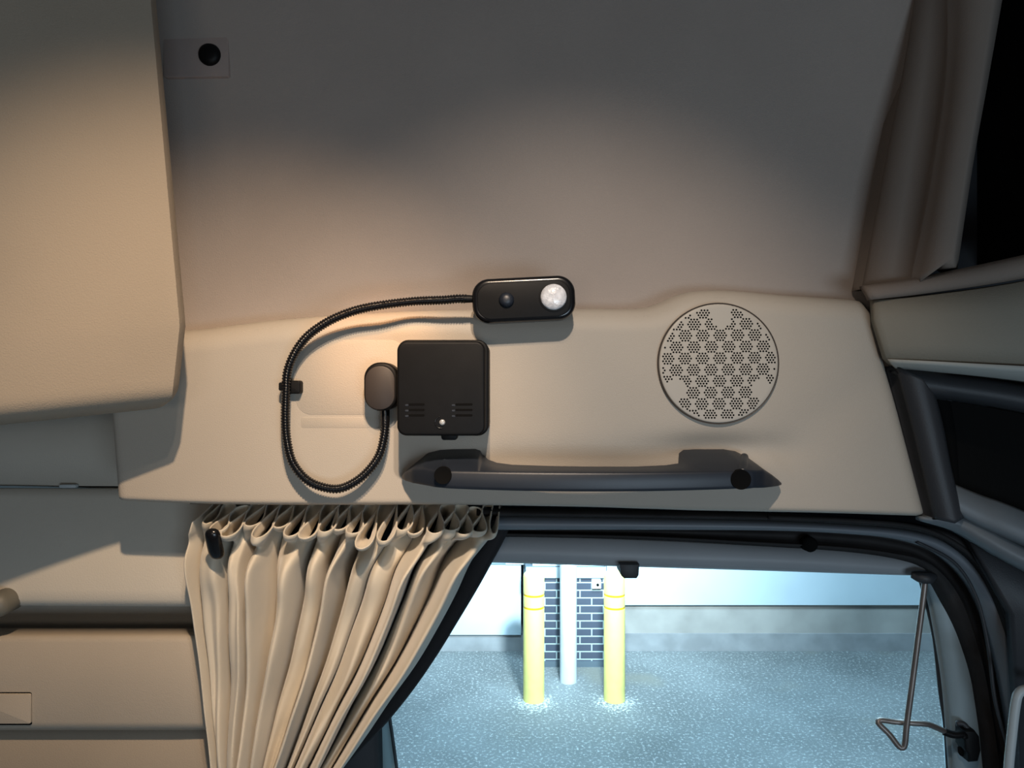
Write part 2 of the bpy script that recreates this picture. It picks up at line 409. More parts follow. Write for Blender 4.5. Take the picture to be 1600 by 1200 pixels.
# ------------------------------------------------------------------ left overhead cabinet
cab = empty('overhead_cabinet', P(120, 640, 0.72), 'large beige cloth-lined overhead cabinet at upper left with rounded lower corner', 'cabinet')
def cabinet():
    # end face swings from the wall (right edge) towards the viewer (left)
    bm = bmesh.new()
    N, Mz = 60, 70
    V = []
    for i in range(N+1):
        s = i/N                       # 0 = left (off frame), 1 = right edge
        col = []
        for j in range(Mz+1):
            t = j/Mz                  # 0 = bottom, 1 = top
            px_r = 276+14*min(1, t/0.16) - 61*max(0, (t-0.16)/0.84)
            Yb = 0.60+0.20*s
            px = -260+(px_r+260)*s
            py_b = 692-57*s
            py = py_b+(-160-py_b)*t
            # rounded lower right corner and edge
            zz = EYE-(py-600)/F*0.8
            Y = 0.61+(0.715-0.61)*s
            xe = (1-s)*(536)
            de = (1-t)*0; dz = t*840
            r = 34.0
            if dz < r:
                Y += 0.03*(1-math.sqrt(max(0, 1-((r-dz)/r)**2)))
            if xe < 14: Y += 0.012*(1-math.sqrt(max(0, 1-((14-xe)/14)**2)))
            if dz < 34 and xe < 34:
                k = math.hypot(34-dz, 34-xe)/34
                if k > 1:
                    # pull the corner in on a circle
                    ux, uz = (34-xe)/34/k, (34-dz)/34/k
                    px -= 34*(((34-xe)/34)-ux); py -= 34*(((34-dz)/34)-uz)
            col.append(bm.verts.new(P(px, py, Y)))
        V.append(col)
    grid_faces(bm, V)
    edge = [V[i][0] for i in range(N+1)]+[V[N][j] for j in range(1, Mz+1)]+[V[i][Mz] for i in range(N-1, -1, -1)]+[V[0][j] for j in range(Mz-1, 0, -1)]
    back = [bm.verts.new((v.co.x*.865/.712-.004, max(.865, v.co.y), v.co.z)) for v in edge]
    n = len(edge)
    for k in range(n): bm.faces.new((edge[k], edge[(k+1) % n], back[(k+1) % n], back[k]))
    bm.faces.new(back)
    return bm
link('body', cabinet(), M_cab, cab, angle=55)
bm = bmesh.new(); slab(bm, rrect(0.020, 0.022, 0.005), facing(P(-13, 558, 0.676)), 0.02, 0.002)
link('door_catch', bm, M_dkgrey, cab, angle=40)

# small cloth tab with a black push button, upper left
tab = empty('fastening_tab', P(308, 86, 0.84), 'beige square tab with round black push button beside the upper left cabinet', 'fastener')
bm = bmesh.new(); slab(bm, rrect(0.078, 0.052, 0.003, 4), facing(P(306, 86, 0.843), math.radians(1)), 0.020, 0.001, 2)
link('backing', bm, mat('tab_cloth', (0.37, 0.30, 0.27), 0.9, spec=0.1, bump=0.5, bscale=800), tab, angle=40)
bm = bmesh.new(); disc(bm, facing(P(327, 85, 0.841)), [(0.0128, -0.006), (0.0132, 0.0), (0.0118, 0.003), (0.007, 0.0045), (0.001, 0.005)], 32)
link('button', bm, M_black, tab)

# ------------------------------------------------------------------ storage tray, lower left
tray = empty('storage_tray', P(160, 1140, 0.82), 'beige open storage tray below the bunk wall at lower left', 'tray')
def trayfront():
    prof = [(990, .905), (994, .892), (1004, .888), (1066, .885), (1128, .885), (1137, .888), (1141, .902)]
    curves = []
    for py, Y in prof:
        curves.append([P(-400, py, Y), P(0, py, Y), P(280, py, Y), P(311+(py-990)*.11, py, Y+.002), P(317+(py-990)*.11, py, Y+.014)])
    bm = bmesh.new()
    cs = []
    for c in curves:
        cs.append([bm.verts.new(p) for q in range(len(c)-1) for p in [c[q].lerp(c[q+1], u/6) for u in range(6)]]+[bm.verts.new(c[-1])])
    grid_faces(bm, cs)
    bk = [[bm.verts.new(v.co+Vector((0, .02, 0))) for v in c] for c in (cs[0], cs[-1])]
    grid_faces(bm, [cs[0], bk[0]]); grid_faces(bm, [cs[-1], bk[1]]); grid_faces(bm, bk)
    return bm
link('front', trayfront(), M_tray, tray)
bm = loft([[P(-400, 990, .835), P(330, 990, .835)], [P(-400, 980, .91), P(330, 980, .91)]], 8, 0.0, (0, 0, -1)); bm.free()
bm = bmesh.new(); a = P(-400, 1070, .93); b = P(320, 1070, .93)
box(bm, (a+b)/2+Vector((0, .005, -.005)), (b.x-a.x, .08, .006)); link('bottom', bm, M_tray, tray, smooth=False)
bm = bmesh.new()
slab(bm, rrect(.087, .0375, .002, 4), facing(P(-7, 1108, .882)), .02, .0012, 2)
link('pull_tab', bm, M_tray, tray, angle=40)
bm = bmesh.new()
slab(bm, rrect(.091, .0415, .003, 4), facing(P(-7, 1107.5, .8845)), .02, .0005, 2)
link('gap', bm, M_hole, tray, angle=40)
bm = bmesh.new(); a = P(-400, 1000, .985); b = P(420, 1000, .985); box(bm, Vector(((a.x+b.x)/2, .985, EYE-.36)), (b.x-a.x, .01, .22)); struct('wall_back_recess', bm, M_rear, smooth=False)
# lining beneath the tray
cs = [[P(-400, py, Y), P(0, py, Y), P(400, py, Y)] for py, Y in ((1130, .925), (1150, .91), (1250, .905), (1400, .925))]
struct('wall_lower_left', loft(cs, 20, .02), M_cab)
# round dark knob just peeping in at the left frame edge
bm = bmesh.new(); disc(bm, facing(P(-8, 946, .86)), [(.015, -.03), (.016, -.004), (.014, .002), (.009, .006), (.001, .007)], 32)
tagp(link('knob', bm, mat('olive_grey_knob', (.16, .15, .12), .5), angle=50), 'round grey knob at the left edge above the storage tray', 'knob')

# ================================================================== FRONT LOCKER, RIGHT
loc = empty('overhead_locker', P(1480, 440, .74), 'brown-beige open overhead locker with dark inside at upper right', 'locker')
def PP(l): return [P(*p) for p in l]
cs = [PP([(1436, -80, .84), (1412, 100, .84), (1380, 270, .84), (1346, 452, .84)]),
      PP([(1440, -80, .815), (1416, 100, .815), (1384, 270, .815), (1352, 450, .815)]),
      PP([(1462, -80, .80), (1446, 100, .80), (1418, 270, .80), (1392, 447, .80)]),
      PP([(1480, -80, .79), (1478, 100, .79), (1455, 270, .79), (1422, 443, .79)]),
      PP([(1500, -80, .765), (1492, 100, .765), (1468, 270, .765), (1438, 440, .765)]),
      PP([(1560, -80, .74), (1532, 120, .74), (1508, 260, .74), (1486, 405, .74)]),
      PP([(1570, -80, .745), (1538, 120, .745), (1514, 260, .745), (1490, 415, .745)]),
      PP([(1580, -80, .78), (1545, 120, .78), (1520, 260, .78), (1496, 420, .78)])]
link('side_post', loft(cs, 40, .03), M_lock, loc)
cs = [PP([(1350, 452, .86), (1480, 436, .86), (1600, 410, .86), (1900, 330, .86)]),
      PP([(1350, 446, .80), (1440, 432, .775), (1600, 398, .735), (1800, 350, .70)]),
      PP([(1352, 450, .79), (1442, 438, .765), (1600, 405, .725), (1800, 357, .69)]),
      PP([(1358, 460, .785), (1450, 450, .76), (1600, 425, .72), (1800, 380, .685)]),
      PP([(1362, 468, .785), (1450, 458, .765), (1600, 435, .73), (1800, 392, .70)])]
link('shelf_lip', loft(cs, 40, .01), M_lock, loc)
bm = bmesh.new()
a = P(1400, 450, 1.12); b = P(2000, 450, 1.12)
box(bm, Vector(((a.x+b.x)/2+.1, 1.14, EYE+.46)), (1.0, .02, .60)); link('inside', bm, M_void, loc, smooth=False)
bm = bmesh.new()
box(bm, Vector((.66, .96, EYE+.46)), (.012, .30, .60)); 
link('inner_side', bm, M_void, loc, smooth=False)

# header console below the locker
con = empty('header_console', P(1500, 520, .76), 'beige-grey rounded header console below the dark overhead locker', 'console')
cs = [PP([(1362, 468, .81), (1450, 460, .79), (1600, 438, .74), (1850, 383, .69)]),
      PP([(1366, 470, .79), (1450, 462, .765), (1600, 440, .725), (1850, 385, .68)]),
      PP([(1368, 500, .782), (1450, 495, .755), (1600, 485, .715), (1850, 460, .67)]),
      PP([(1380, 540, .782), (1450, 538, .755), (1600, 540, .712), (1850, 545, .665)]),
      PP([(1386, 560, .785), (1450, 562, .76), (1600, 568, .718), (1850, 580, .67)]),
      PP([(1398, 573, .80), (1450, 577, .785), (1600, 594, .75), (1850, 630, .71)]),
      PP([(1404, 578, .83), (1450, 582, .82), (1600, 599, .80), (1850, 640, .76)])]
link('body', loft(cs, 40, .01), M_cons, con)

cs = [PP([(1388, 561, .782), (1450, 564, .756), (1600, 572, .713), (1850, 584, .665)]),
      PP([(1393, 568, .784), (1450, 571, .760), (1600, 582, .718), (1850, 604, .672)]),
      PP([(1401, 576, .795), (1450, 580, .782), (1600, 596, .745), (1850, 634, .70)])]  # strip added, its pale colour stands for window light from below
link('edge_lit_strip', loft(cs, 40, .003), M_clip, con)['label'] = 'added pale strip for window light on the lower edge'
# ================================================================== WINDSCREEN CORNER
cs = [PP([(1398, 572, .80), (1422, 660, .80), (1440, 735, .80), (1458, 812, .80)]),
      PP([(1402, 572, .79), (1426, 660, .79), (1444, 735, .79), (1464, 812, .79)]),
      PP([(1440, 590, .782), (1456, 660, .782), (1472, 735, .782), (1492, 818, .782)]),
      PP([(1456, 612, .785), (1468, 660, .785), (1486, 740, .785), (1502, 812, .785)]),
      PP([(1462, 618, .80), (1474, 665, .80), (1490, 745, .80), (1508, 808, .80)])]
struct('trim_5', loft(cs, 40, .03), M_dkgrey)
cs = [PP([(1396, 570, .82), (1500, 584, .81), (1600, 600, .80), (1850, 650, .77)]),
      PP([(1400, 582, .795), (1500, 594, .785), (1600, 608, .775), (1850, 660, .75)]),
      PP([(1440, 610, .79), (1500, 612, .78), (1600, 628, .77), (1850, 680, .745)]),
      PP([(1455, 620, .80), (1500, 624, .79), (1600, 642, .78), (1850, 694, .755)]),
      PP([(1458, 622, .83), (1500, 628, .82), (1600, 646, .81), (1850, 698, .785)])]
struct('trim_6', loft(cs, 40, .012), M_dkgrey)
# windscreen corner pane, coloured black for the unlit night outside, with its black printed border
gl = [PP([(1440, 600, .86), (1640, 600, .83), (1900, 640, .80)]), PP([(1475, 780, .86), (1640, 850, .83), (1900, 960, .80)])]
struct('window_2', loft(gl, 20, .004), M_void, smooth=False)
cs = [PP([(1460, 615, .845), (1478, 680, .845), (1494, 765, .845)]), PP([(1484, 620, .845), (1494, 680, .845), (1500, 765, .845)])]
struct('trim_7', loft(cs, 20, .004), M_hole)
# sill under that glass
cs = [PP([(1482, 752, .85), (1530, 772, .845), (1600, 798, .83), (1850, 905, .80)]),
      PP([(1484, 756, .80), (1530, 776, .795), (1600, 802, .78), (1850, 910, .74)]),
      PP([(1496, 795, .79), (1530, 812, .785), (1600, 842, .77), (1850, 950, .73)]),
      PP([(1502, 806, .795), (1530, 820, .79), (1600, 850, .775), (1850, 958, .735)]),
      PP([(1504, 809, .81), (1530, 824, .80), (1600, 854, .785), (1850, 962, .745)])]
M_sill = mat('sill_grey', (.15, .17, .185), .5, bump=.1)
struct('trim_8', loft(cs, 40, .012), M_sill)
# lower pillar rail running to the lower right
cs = [PP([(1440, 806, .81), (1500, 806, .81), (1540, 822, .80), (1600, 853, .79), (1850, 980, .74)]),
      PP([(1440, 808, .80), (1498, 812, .80), (1538, 832, .79), (1600, 866, .775), (1850, 990, .73)]),
      PP([(1440, 812, .80), (1494, 822, .80), (1534, 846, .79), (1600, 884, .775), (1850, 1010, .73)]),
      PP([(1440, 815, .82), (1490, 830, .82), (1530, 852, .81), (1600, 892, .80), (1850, 1020, .75)])]
struct('trim_9', loft(cs, 40, .012), M_sill)
# side wall skin below that rail
cs = [PP([(1500, 820, .84), (1560, 850, .83), (1640, 890, .82)]), PP([(1580, 960, .84), (1620, 960, .83), (1700, 960, .82)]), PP([(1600, 1300, .84), (1640, 1300, .83), (1720, 1300, .82)])]
struct('wall_front', loft(cs, 20, .01), M_dkgrey)

# ================================================================== DOOR FRAME AND WINDOW
door = empty('door_1', P(1100, 860, .9), None, None); door['kind'] = 'structure'
def sub(name, bm, m, angle=None, label=None):
    o = link(name, bm, m, door, angle=angle); o['kind'] = 'structure'
    if label: o['label'] = label
    return o
# outer aperture flange, seal, grey bead, black gap and inner seal; each runs along the top and down the front
def shift(path, k): return path
SEAL0 = [(745, 794), (1000, 799), (1200, 803), (1340, 812), (1460, 824), (1520, 852), (1566, 900), (1600, 985), (1625, 1100), (1645, 1300)]
SEAL1 = [(745, 806), (1000, 809), (1200, 813), (1330, 819), (1420, 828), (1480, 848), (1532, 896), (1570, 985), (1600, 1100), (1625, 1300)]
BEAD1 = [(745, 828), (1000, 828), (1200, 829), (1320, 834), (1400, 843), (1460, 864), (1512, 912), (1545, 985), (1572, 1100), (1600, 1300)]
GAP1 = [(745, 834), (1000, 839), (1200, 849), (1320, 856), (1400, 866), (1450, 880), (1495, 925), (1525, 1000), (1548, 1100), (1575, 1300)]
INN1 = [(745, 838), (1000, 843), (1200, 854), (1320, 862), (1400, 874), (1442, 893), (1470, 940), (1500, 1005), (1524, 1100), (1545, 1300)]
sub('seal', loft(band(SEAL0, SEAL1, .868, .868, .010), 90, .01), M_rubber)
sub('frame', loft(band(SEAL1, BEAD1, .882, .885, .014), 90, .01), mat('door_frame_bead', (.17, .19, .215), .45, bump=.1))
sub('channel', loft(band(BEAD1, GAP1, .905, .905, -.012), 90, .01), M_rubber)
cs = [catmull([P(x, y, .90) for x, y in GAP1], 60), catmull([P(x, y, .925) for x, y in INN1], 60)]
sub('inner_lip', loft(cs, 90, .01), M_rubber)
# thin raised lips on the seals
L1 = [(1440, 846), (1500, 880), (1534, 935), (1552, 1010), (1564, 1100), (1592, 1200), (1615, 1300)]
bm = bmesh.new(); tube(bm, catmull([P(x-8, y, .872) for x, y in L1], 70), .0022, 8); sub('seal_lip', bm, M_dkgrey)
L2 = [(1200, 809), (1340, 815), (1440, 826), (1510, 862), (1556, 920), (1585, 1000), (1606, 1100), (1630, 1300)]
bm = bmesh.new(); tube(bm, catmull([P(x, y, .858) for x, y in L2], 70), .003, 8); sub('seal_lip', bm, M_rubber)

# door leaf: header beam above the glass
cs = [PP([(620, 838, .935), (800, 837, .935), (1000, 842, .935), (1200, 852, .935), (1320, 859, .935), (1420, 872, .935), (1503, 894, .935)]),
      PP([(620, 840, .925), (800, 839, .925), (1000, 845, .925), (1200, 855, .925), (1320, 862, .925), (1420, 874, .925), (1503, 895, .925)]),
      PP([(620, 862, .917), (800, 862, .917), (1000, 869, .917), (1200, 874, .917), (1320, 880, .917), (1420, 887, .917), (1502, 897, .917)]),
      PP([(620, 874, .92), (800, 877, .92), (1000, 883, .92), (1200, 889, .92), (1320, 894, .92), (1420, 898, .92), (1500, 899, .92)]),
      PP([(620, 876, .955), (800, 880, .955), (1000, 886, .955), (1200, 892, .955), (1320, 896, .955), (1420, 899, .955), (1498, 900, .955)])]
sub('header', loft(cs, 80, .012), M_grey)
# black header body behind / above
cs = [PP([(620, 800, .93), (1000, 806, .93), (1300, 815, .93), (1480, 850, .93)]), PP([(620, 850, .945), (1000, 855, .945), (1300, 865, .945), (1495, 895, .945)])]
sub('header_back', loft(cs, 40, .01), M_rubber)
# front reveal of the window
cs = [PP([(1440, 899, .955), (1452, 940, .955), (1464, 1000, .955), (1475, 1080, .955), (1484, 1190, .955), (1490, 1300, .955)]),
      PP([(1446, 899, .93), (1458, 940, .93), (1470, 1000, .93), (1482, 1080, .93), (1491, 1190, .93), (1498, 1300, .93)]),
      PP([(1462, 897, .925), (1474, 938, .925), (1488, 1000, .925), (1500, 1080, .925), (1512, 1190, .925), (1520, 1300, .925)]),
      PP([(1470, 896, .925), (1492, 938, .925), (1508, 1000, .925), (1520, 1080, .925), (1536, 1190, .925), (1545, 1300, .925)]),
      PP([(1480, 895, .94), (1500, 936, .94), (1516, 1000, .94), (1528, 1080, .94), (1544, 1190, .94), (1552, 1300, .94)])]
sub('front_reveal', loft(cs, 60, .012), M_lgrey)
# run channel of the glass
G = [(1437, 896), (1449, 940), (1462, 1000), (1471, 1080), (1480, 1150), (1488, 1300)]
bm = bmesh.new(); tube(bm, catmull([P(x, y, .953) for x, y in G], 60), .0042, 8); sub('glass_channel', bm, M_dkgrey)
# rear pillar behind the curtain, with its strip
cs = [PP([(360, 780, .96), (360, 1300, .96)]), PP([(575, 780, .955), (583, 1300, .955)]), PP([(590, 780, .965), (600, 1300, .965)])]
sub('rear_pillar', loft(cs, 20, .02), M_dkgrey)
cs = [PP([(572, 1050, .966), (592, 1300, .966)]), PP([(603, 1050, .966), (628, 1300, .966)])]
sub('rear_strip', loft(cs, 20, .004), M_lgrey)
bm = bmesh.new(); tube(bm, catmull([P(598, 1050, .965), P(611, 1135, .965), P(620, 1200, .965), (P(633, 1300, .965))], 20), .0022, 8)
sub('glass_channel', bm, M_dkgrey)
# outer door skin just above the glass so that the yard light stays outside
bm = bmesh.new(); box(bm, Vector((.0, 1.0, EYE+.55)), (2.6, .02, 1.56)); struct('wall_outer', bm, M_dkgrey, smooth=False)
bm = bmesh.new(); box(bm, Vector((-.82, 1.02, EYE-.4)), (1.24, .02, 1.0)); struct('wall_outer_rear', bm, M_dkgrey, smooth=False)
bm = bmesh.new(); a = P(1500, 890, 1.0).x; box(bm, Vector((a+.5, 1.0, EYE-.5)), (1.0, .02, 1.0)); struct('wall_outer_front', bm, M_dkgrey, smooth=False)
# the pane
bm = bmesh.new()
vs = [bm.verts.new(p) for p in PP([(590, 868, .958), (1442, 890, .958), (1460, 960, .958), (1474, 1080, .958), (1492, 1320, .958), (590, 1320, .958)])]
f = bm.faces.new(vs); r = bmesh.ops.extrude_face_region(bm, geom=[f])
bmesh.ops.translate(bm, vec=(0, .004, 0), verts=[v for v in r['geom'] if isinstance(v, bmesh.types.BMVert)])
struct('window_1', bm, M_glass, smooth=False)
# small black stop under the header
bm = bmesh.new()
o = [(-.0125, .009), (.0125, .009), (.0115, -.005), (.009, -.009), (-.007, -.009), (-.0105, -.006)]
slab(bm, o[::-1], facing(P(984, 893, .905)), .04, .001, 2)
tagp(link('window_stop', bm, M_dkgrey, angle=35), 'small dark grey stop hanging under the header above the right bollard', 'stop')
bm = bmesh.new(); disc(bm, facing(P(1266, 851, .90)), [(.010, -.01), (.0095, .001), (.006, .003), (.001, .003)], 20)
tagp(link('screw_plug', bm, M_hole), 'round black plug in the channel above the window header', 'plug')

# bent wire hanging from the front corner of the window
wire = empty('bent_wire_hook', P(1443, 905, .90), 'bent metal wire hanging in the front corner of the side window', 'wire hook')
pts = PP([(1446, 900, .90), (1443, 930, .90), (1434, 1000, .898), (1425, 1070, .896), (1417, 1130, .894), (1414, 1160, .893), (1411, 1168, .893), (1404, 1166, .894), (1390, 1148, .90), (1374, 1132, .905), (1372, 1127, .907), (1377, 1125, .907), (1400, 1128, .905), (1430, 1130, .90), (1450, 1132, .90), (1470, 1140, .905), (1485, 1147, .91), (1504, 1149, .912)])
bm = bmesh.new(); tube(bm, catmull(pts, 160), .0036, 10); link('wire', bm, M_metal, wire)
bm = bmesh.new(); tube(bm, catmull(PP([(1424, 898, .905), (1446, 903, .90), (1460, 900, .905)]), 14), lambda t: .004+.004*math.sin(t*math.pi), 10)
link('bracket', bm, M_dkgrey, wire)
lt = empty('latch', P(1515, 1160, .92), 'small black latch on the grey window reveal at lower right', 'latch')
bm = bmesh.new(); slab(bm, [(-.009, .019), (.004, .020), (.010, .012), (.012, -.006), (.008, -.020), (-.004, -.021), (-.005, -.010), (-.009, -.004)][::-1], facing(P(1519, 1166, .905)), .02, .0025, 3)
link('body', bm, M_black, lt, angle=50)
bm = bmesh.new(); tube(bm, catmull(PP([(1474, 1143, .908), (1490, 1148, .905), (1504, 1147, .905), (1506, 1152, .905)]), 12), .0048, 8)
link('lever', bm, M_black, lt)
bm = bmesh.new(); tube(bm, catmull(PP([(1494, 1130, .918), (1505, 1131, .916), (1514, 1142, .914)]), 12), .0035, 8)
link('spring', bm, M_dkgrey, lt)
bm = bmesh.new(); tube(bm, catmull(PP([(1497, 1167, .919), (1505, 1176, .918), (1511, 1181, .919)]), 10), lambda t: .001+.0045*math.sin(t*math.pi), 8, flat=.4)
link('slot', bm, M_hole, lt)
# pale bent bar at the right frame edge
bm = bmesh.new(); tube(bm, catmull(PP([(1640, 1078, .80), (1605, 1077, .80), (1592, 1083, .80), (1587, 1100, .80), (1582, 1140, .80), (1576, 1200, .80), (1570, 1290, .80)]), 60), .0050, 12)
tagp(link('grab_bar', bm, M_hook), 'pale grey bent bar at the lower right edge', 'grab bar')

# ================================================================== CURTAIN
curt = empty('curtain', P(540, 800, .86), 'cream pleated side curtain drawn back towards lower left of the window', 'curtain')
zt = EYE-.148
def edge_fn(pts):
    def f(py):
        for (y0, x0), (y1, x1) in zip(pts, pts[1:]):
            if py <= y1 or (y1, x1) == pts[-1]: return x0+(x1-x0)*(py-y0)/(y1-y0)
    return f
ef_r = catmull([(785, 796, 0), (784, 811, 0), (764, 845, 0), (735, 881, 0), (711, 930, 0), (683, 980, 0), (650, 1035, 0), (610, 1090, 0), (573, 1145, 0), (537, 1196, 0), (490, 1255, 0), (460, 1330, 0)], 100)
ef_l = catmull([(318, 796, 0), (312, 820, 0), (306, 850, 0), (313, 943, 0), (324, 1050, 0), (335, 1163, 0), (345, 1250, 0), (355, 1330, 0)], 100)
FE_r = edge_fn([(p.y, p.x) for p in ef_r]); FE_l = edge_fn([(p.y, p.x) for p in ef_l])
rnd = random.Random(11)
NL = 20.5
jit = [rnd.uniform(-.6, .6) for _ in range(24)]
amp = [rnd.uniform(.50, 1.15) for _ in range(24)]
off = [rnd.uniform(-.012, .012) for _ in range(24)]
fo = [rnd.uniform(-1, 1) for _ in range(24)]
def interp(a, s):
    k = int(max(0, min(len(a)-2, math.floor(s)))); t = s-k; t = t*t*(3-2*t); return a[k]*(1-t)+a[k+1]*t
def curtain_point(u, v):
    """u 0..1 across, v 0..1 down (pixel row on the mean surface)"""
    py = 801+(1330-801)*v
    hd = max(0, 1-v/0.085)              # header weight
    hd = hd*hd*(3-2*hd)
    s = u*NL
    sj = s
    ph = 2*math.pi*s
    xl, xr = FE_l(py), FE_r(py)
    width = (xr-xl)/F*.86
    sp = width/NL
    # --- header loops
    a1 = .054*interp(amp, s)
    y1 = -a1*math.cos(ph)+interp(off, s)*1.4-.012
    x1 = (sp*(.40*math.sin(2*ph))+sp*.35*interp(jit, s))*min(1, u*12, (1-u)*12)
    # --- body folds: broader, irregular
    wob = .55*math.sin(u*9+v*2.2)+.45*math.sin(u*23+1.7-v*3.1)+.22*interp(fo, s)
    nb = 11.5
    pb = 2*math.pi*(u*nb)+wob*1.7
    amp_b = (.050+.014*math.sin(u*31+v*4+1))*(1-.25*v)
    y2 = -amp_b*(1+.35*math.sin(u*47+2))*(2*math.sqrt(math.cos(pb/2)**2+.004)-1.2)-.004*math.cos(2*pb+u*13+v*5)-.0035*math.cos(ph+v*6*math.sin(u*17))
    x2 = (width/nb)*(.15+.10*math.sin(u*19+1))*math.sin(pb)+(width/nb)*.10*math.cos(pb+.6)+.004*noise.noise(Vector((u*14, v*3, 2)))
    x2 *= min(1, u*9, (1-u)*9)
    y2 += .010*noise.noise(Vector((u*9, v*5, 7)))
    k = hd
    uu = u
    base = Vector(((xl+(xr-xl)*uu-800)/F*.86, .862, EYE-(py-600)/F*.86))
    pinch = math.exp(-((v-.075)/.03)**2)
    yy = y1*k+(y2*min(1, .35+u*5)-.006)*(1-k)*(1-.35*pinch)
    xx = x1*k+x2*(1-k)
    # bulge of the cloth under the header
    yy -= .012*math.exp(-((v-.16)/.08)**2)*(.5+.5*math.cos(pb))
    zz = .004*interp(jit, s)*k+.28*(y1+.012)*k
    return base+Vector((xx, yy, zz))
bm = bmesh.new()
NU, NV = 1000, 110
V = []
for i in range(NU+1):
    u = i/NU
    V.append([bm.verts.new(curtain_point(u, (j/NV)**1.35)) for j in range(NV+1)])
grid_faces(bm, V)
c = link('cloth', bm, M_curt, curt, fixn=False)
sm = c.modifiers.new('solid', 'SOLIDIFY'); sm.thickness = .0018; sm.offset = 0
# dark lining band that borders the front edge
A = [(808, 797), (792, 835), (770, 877), (745, 922), (715, 972), (683, 1024), (648, 1075), (610, 1123), (585, 1150), (558, 1178), (530, 1210), (480, 1290)]
B = [(770, 797), (750, 835), (722, 877), (700, 922), (672, 972), (640, 1024), (605, 1075), (565, 1123), (545, 1150), (520, 1178), (480, 1210), (430, 1290)]
cs = []
for k, (t, y) in enumerate(((0, .900), (.08, .894), (.3, .892), (.6, .895), (1, .90))):
    cs.append([P(a[0]+(b[0]-a[0])*t, a[1], y) for a, b in zip(A, B)])
o = link('lining', loft(cs, 80, .003), M_line, curt); o['label'] = 'dark lining edge'
# stitching under the header is in the cloth; the tracks above hide behind the panel
bm = bmesh.new(); a = P(300, 786, .88); b = P(820, 786, .88); box(bm, (a+b)/2+Vector((0, 0, .004)), (b.x-a.x, .012, .008))
tagp(link('curtain_track', bm, M_black, smooth=False), 'thin dark curtain track under the trim panel', 'curtain track')
# black toggle at the rear edge
tg = bmesh.new()
tube(tg, catmull(PP([(330, 826, .795), (333, 840, .798), (337, 858, .805), (341, 872, .812)]), 30), lambda t: .0088*(max(.02, 1-(2*t-1)**6))**.5, 16, flat=.7)
tagp(link('curtain_toggle', tg, M_gloss), 'black oval toggle at the rear top corner of the curtain', 'toggle')

# ================================================================== PANEL FURNITURE
# --- gooseneck lamp
lamp = empty('gooseneck_lamp', P(596, 606, .79), 'black gooseneck reading lamp with clear lens, off, curling over the trim panel', 'lamp')
path = [(752, 466.5, .774), (735, 467, .774), (715, 467, .774), (692, 469, .776), (644, 471, .780), (595, 477, .774), (553, 486, .776), (514, 502, .778), (481, 525, .780), (460, 553, .782), (449, 582, .783), (447, 611, .784), (446, 660, .783), (449, 692, .782), (457, 722, .781), (475, 746, .780), (497, 759, .780), (527, 764, .780), (553, 754, .780), (575, 736, .781), (592, 712, .782), (600, 683, .784), (602, 660, .786), (602, 640, .786)]
pts = catmull([P(*p) for p in path], 1100)
bm = bmesh.new()
def ribs(i, k): return 1+.13*math.sin(i*2*math.pi/6.6-k*2*math.pi/12)
tube(bm, pts[34:-22], .0047, 12, ribs); link('neck', bm, M_gloss, lamp)
bm = bmesh.new(); tube(bm, pts[:44], lambda t: .0036+.0010*t, 14); link('sleeve', bm, M_black, lamp)
bm = bmesh.new(); tube(bm, pts[-40:], .0050, 14); link('sleeve', bm, M_gloss, lamp)
# foot
bm = bmesh.new(); sc = .772/F
slab(bm, rrect(54*sc, 76*sc, 25*sc, 10), facing(P(595, 604, .772)), .026, .0035, 4, bev_back=.001); link('foot', bm, M_black, lamp, angle=50)
bm = bmesh.new(); slab(bm, rrect(46*sc, 68*sc, 22*sc, 10), facing(P(593.5, 606, .7712)), .004, .0008, 2); link('foot_cover', bm, mat('brown_black_plastic', (.030, .023, .020), .5), lamp, angle=40)
# head
roll = math.radians(2.8); hc = P(819, 463, .742); sc = .742/F
Mh = facing(hc+Vector((0, .023, 0)), roll)
bm = bmesh.new(); slab(bm, rrect(167*sc, 72*sc, 28*sc, 12), Mh, .022, .005, 5, bev_back=.004); link('head', bm, M_gloss, lamp, angle=60)
bm = bmesh.new(); slab(bm, rrect(150*sc, 58*sc, 22*sc, 12), Mh @ Matrix.Translation((0, -.001, .0006)), .003, .0008, 3); link('head_plate', bm, M_black, lamp, angle=40)
Ml = Mh @ Matrix.Translation((48*sc, .6*sc, .0006))
bm = bmesh.new(); disc(bm, Ml, [(.0158, -.004), (.0158, .001), (.0146, .0012)], 40); link('lens_rim', bm, M_black, lamp, angle=40)
bm = bmesh.new(); disc(bm, Ml, [(.0144, 0), (.0140, .0024), (.0125, .0042), (.0095, .0058), (.0060, .0067), (.0025, .0072), (.0003, .0073)], 48); link('lens', bm, M_lens, lamp)
Mb = Mh @ Matrix.Translation((-28*sc, -.5*sc, .0008))
bm = bmesh.new(); disc(bm, Mb, [(.0085, -.002), (.0082, .0012), (.0070, .0034), (.0052, .0050), (.0030, .0058), (.0004, .0060)], 32); link('button', bm, M_handle, lamp)

# --- neck clip
clip = empty('cable_clip', P(452, 606, .79), 'small black clip holding the lamp neck against the trim panel', 'clip')
bm = bmesh.new(); slab(bm, rrect(.020, .0150, .003, 6), facing(P(455, 605, .7885)), .0125, .0015, 3); link('base', bm, M_black, clip, angle=40)
bm = bmesh.new(); slab(bm, rrect(.0085, .0095, .002, 5), facing(P(441, 604, .782)), .019, .0012, 3)
link('strap', bm, M_black, clip)

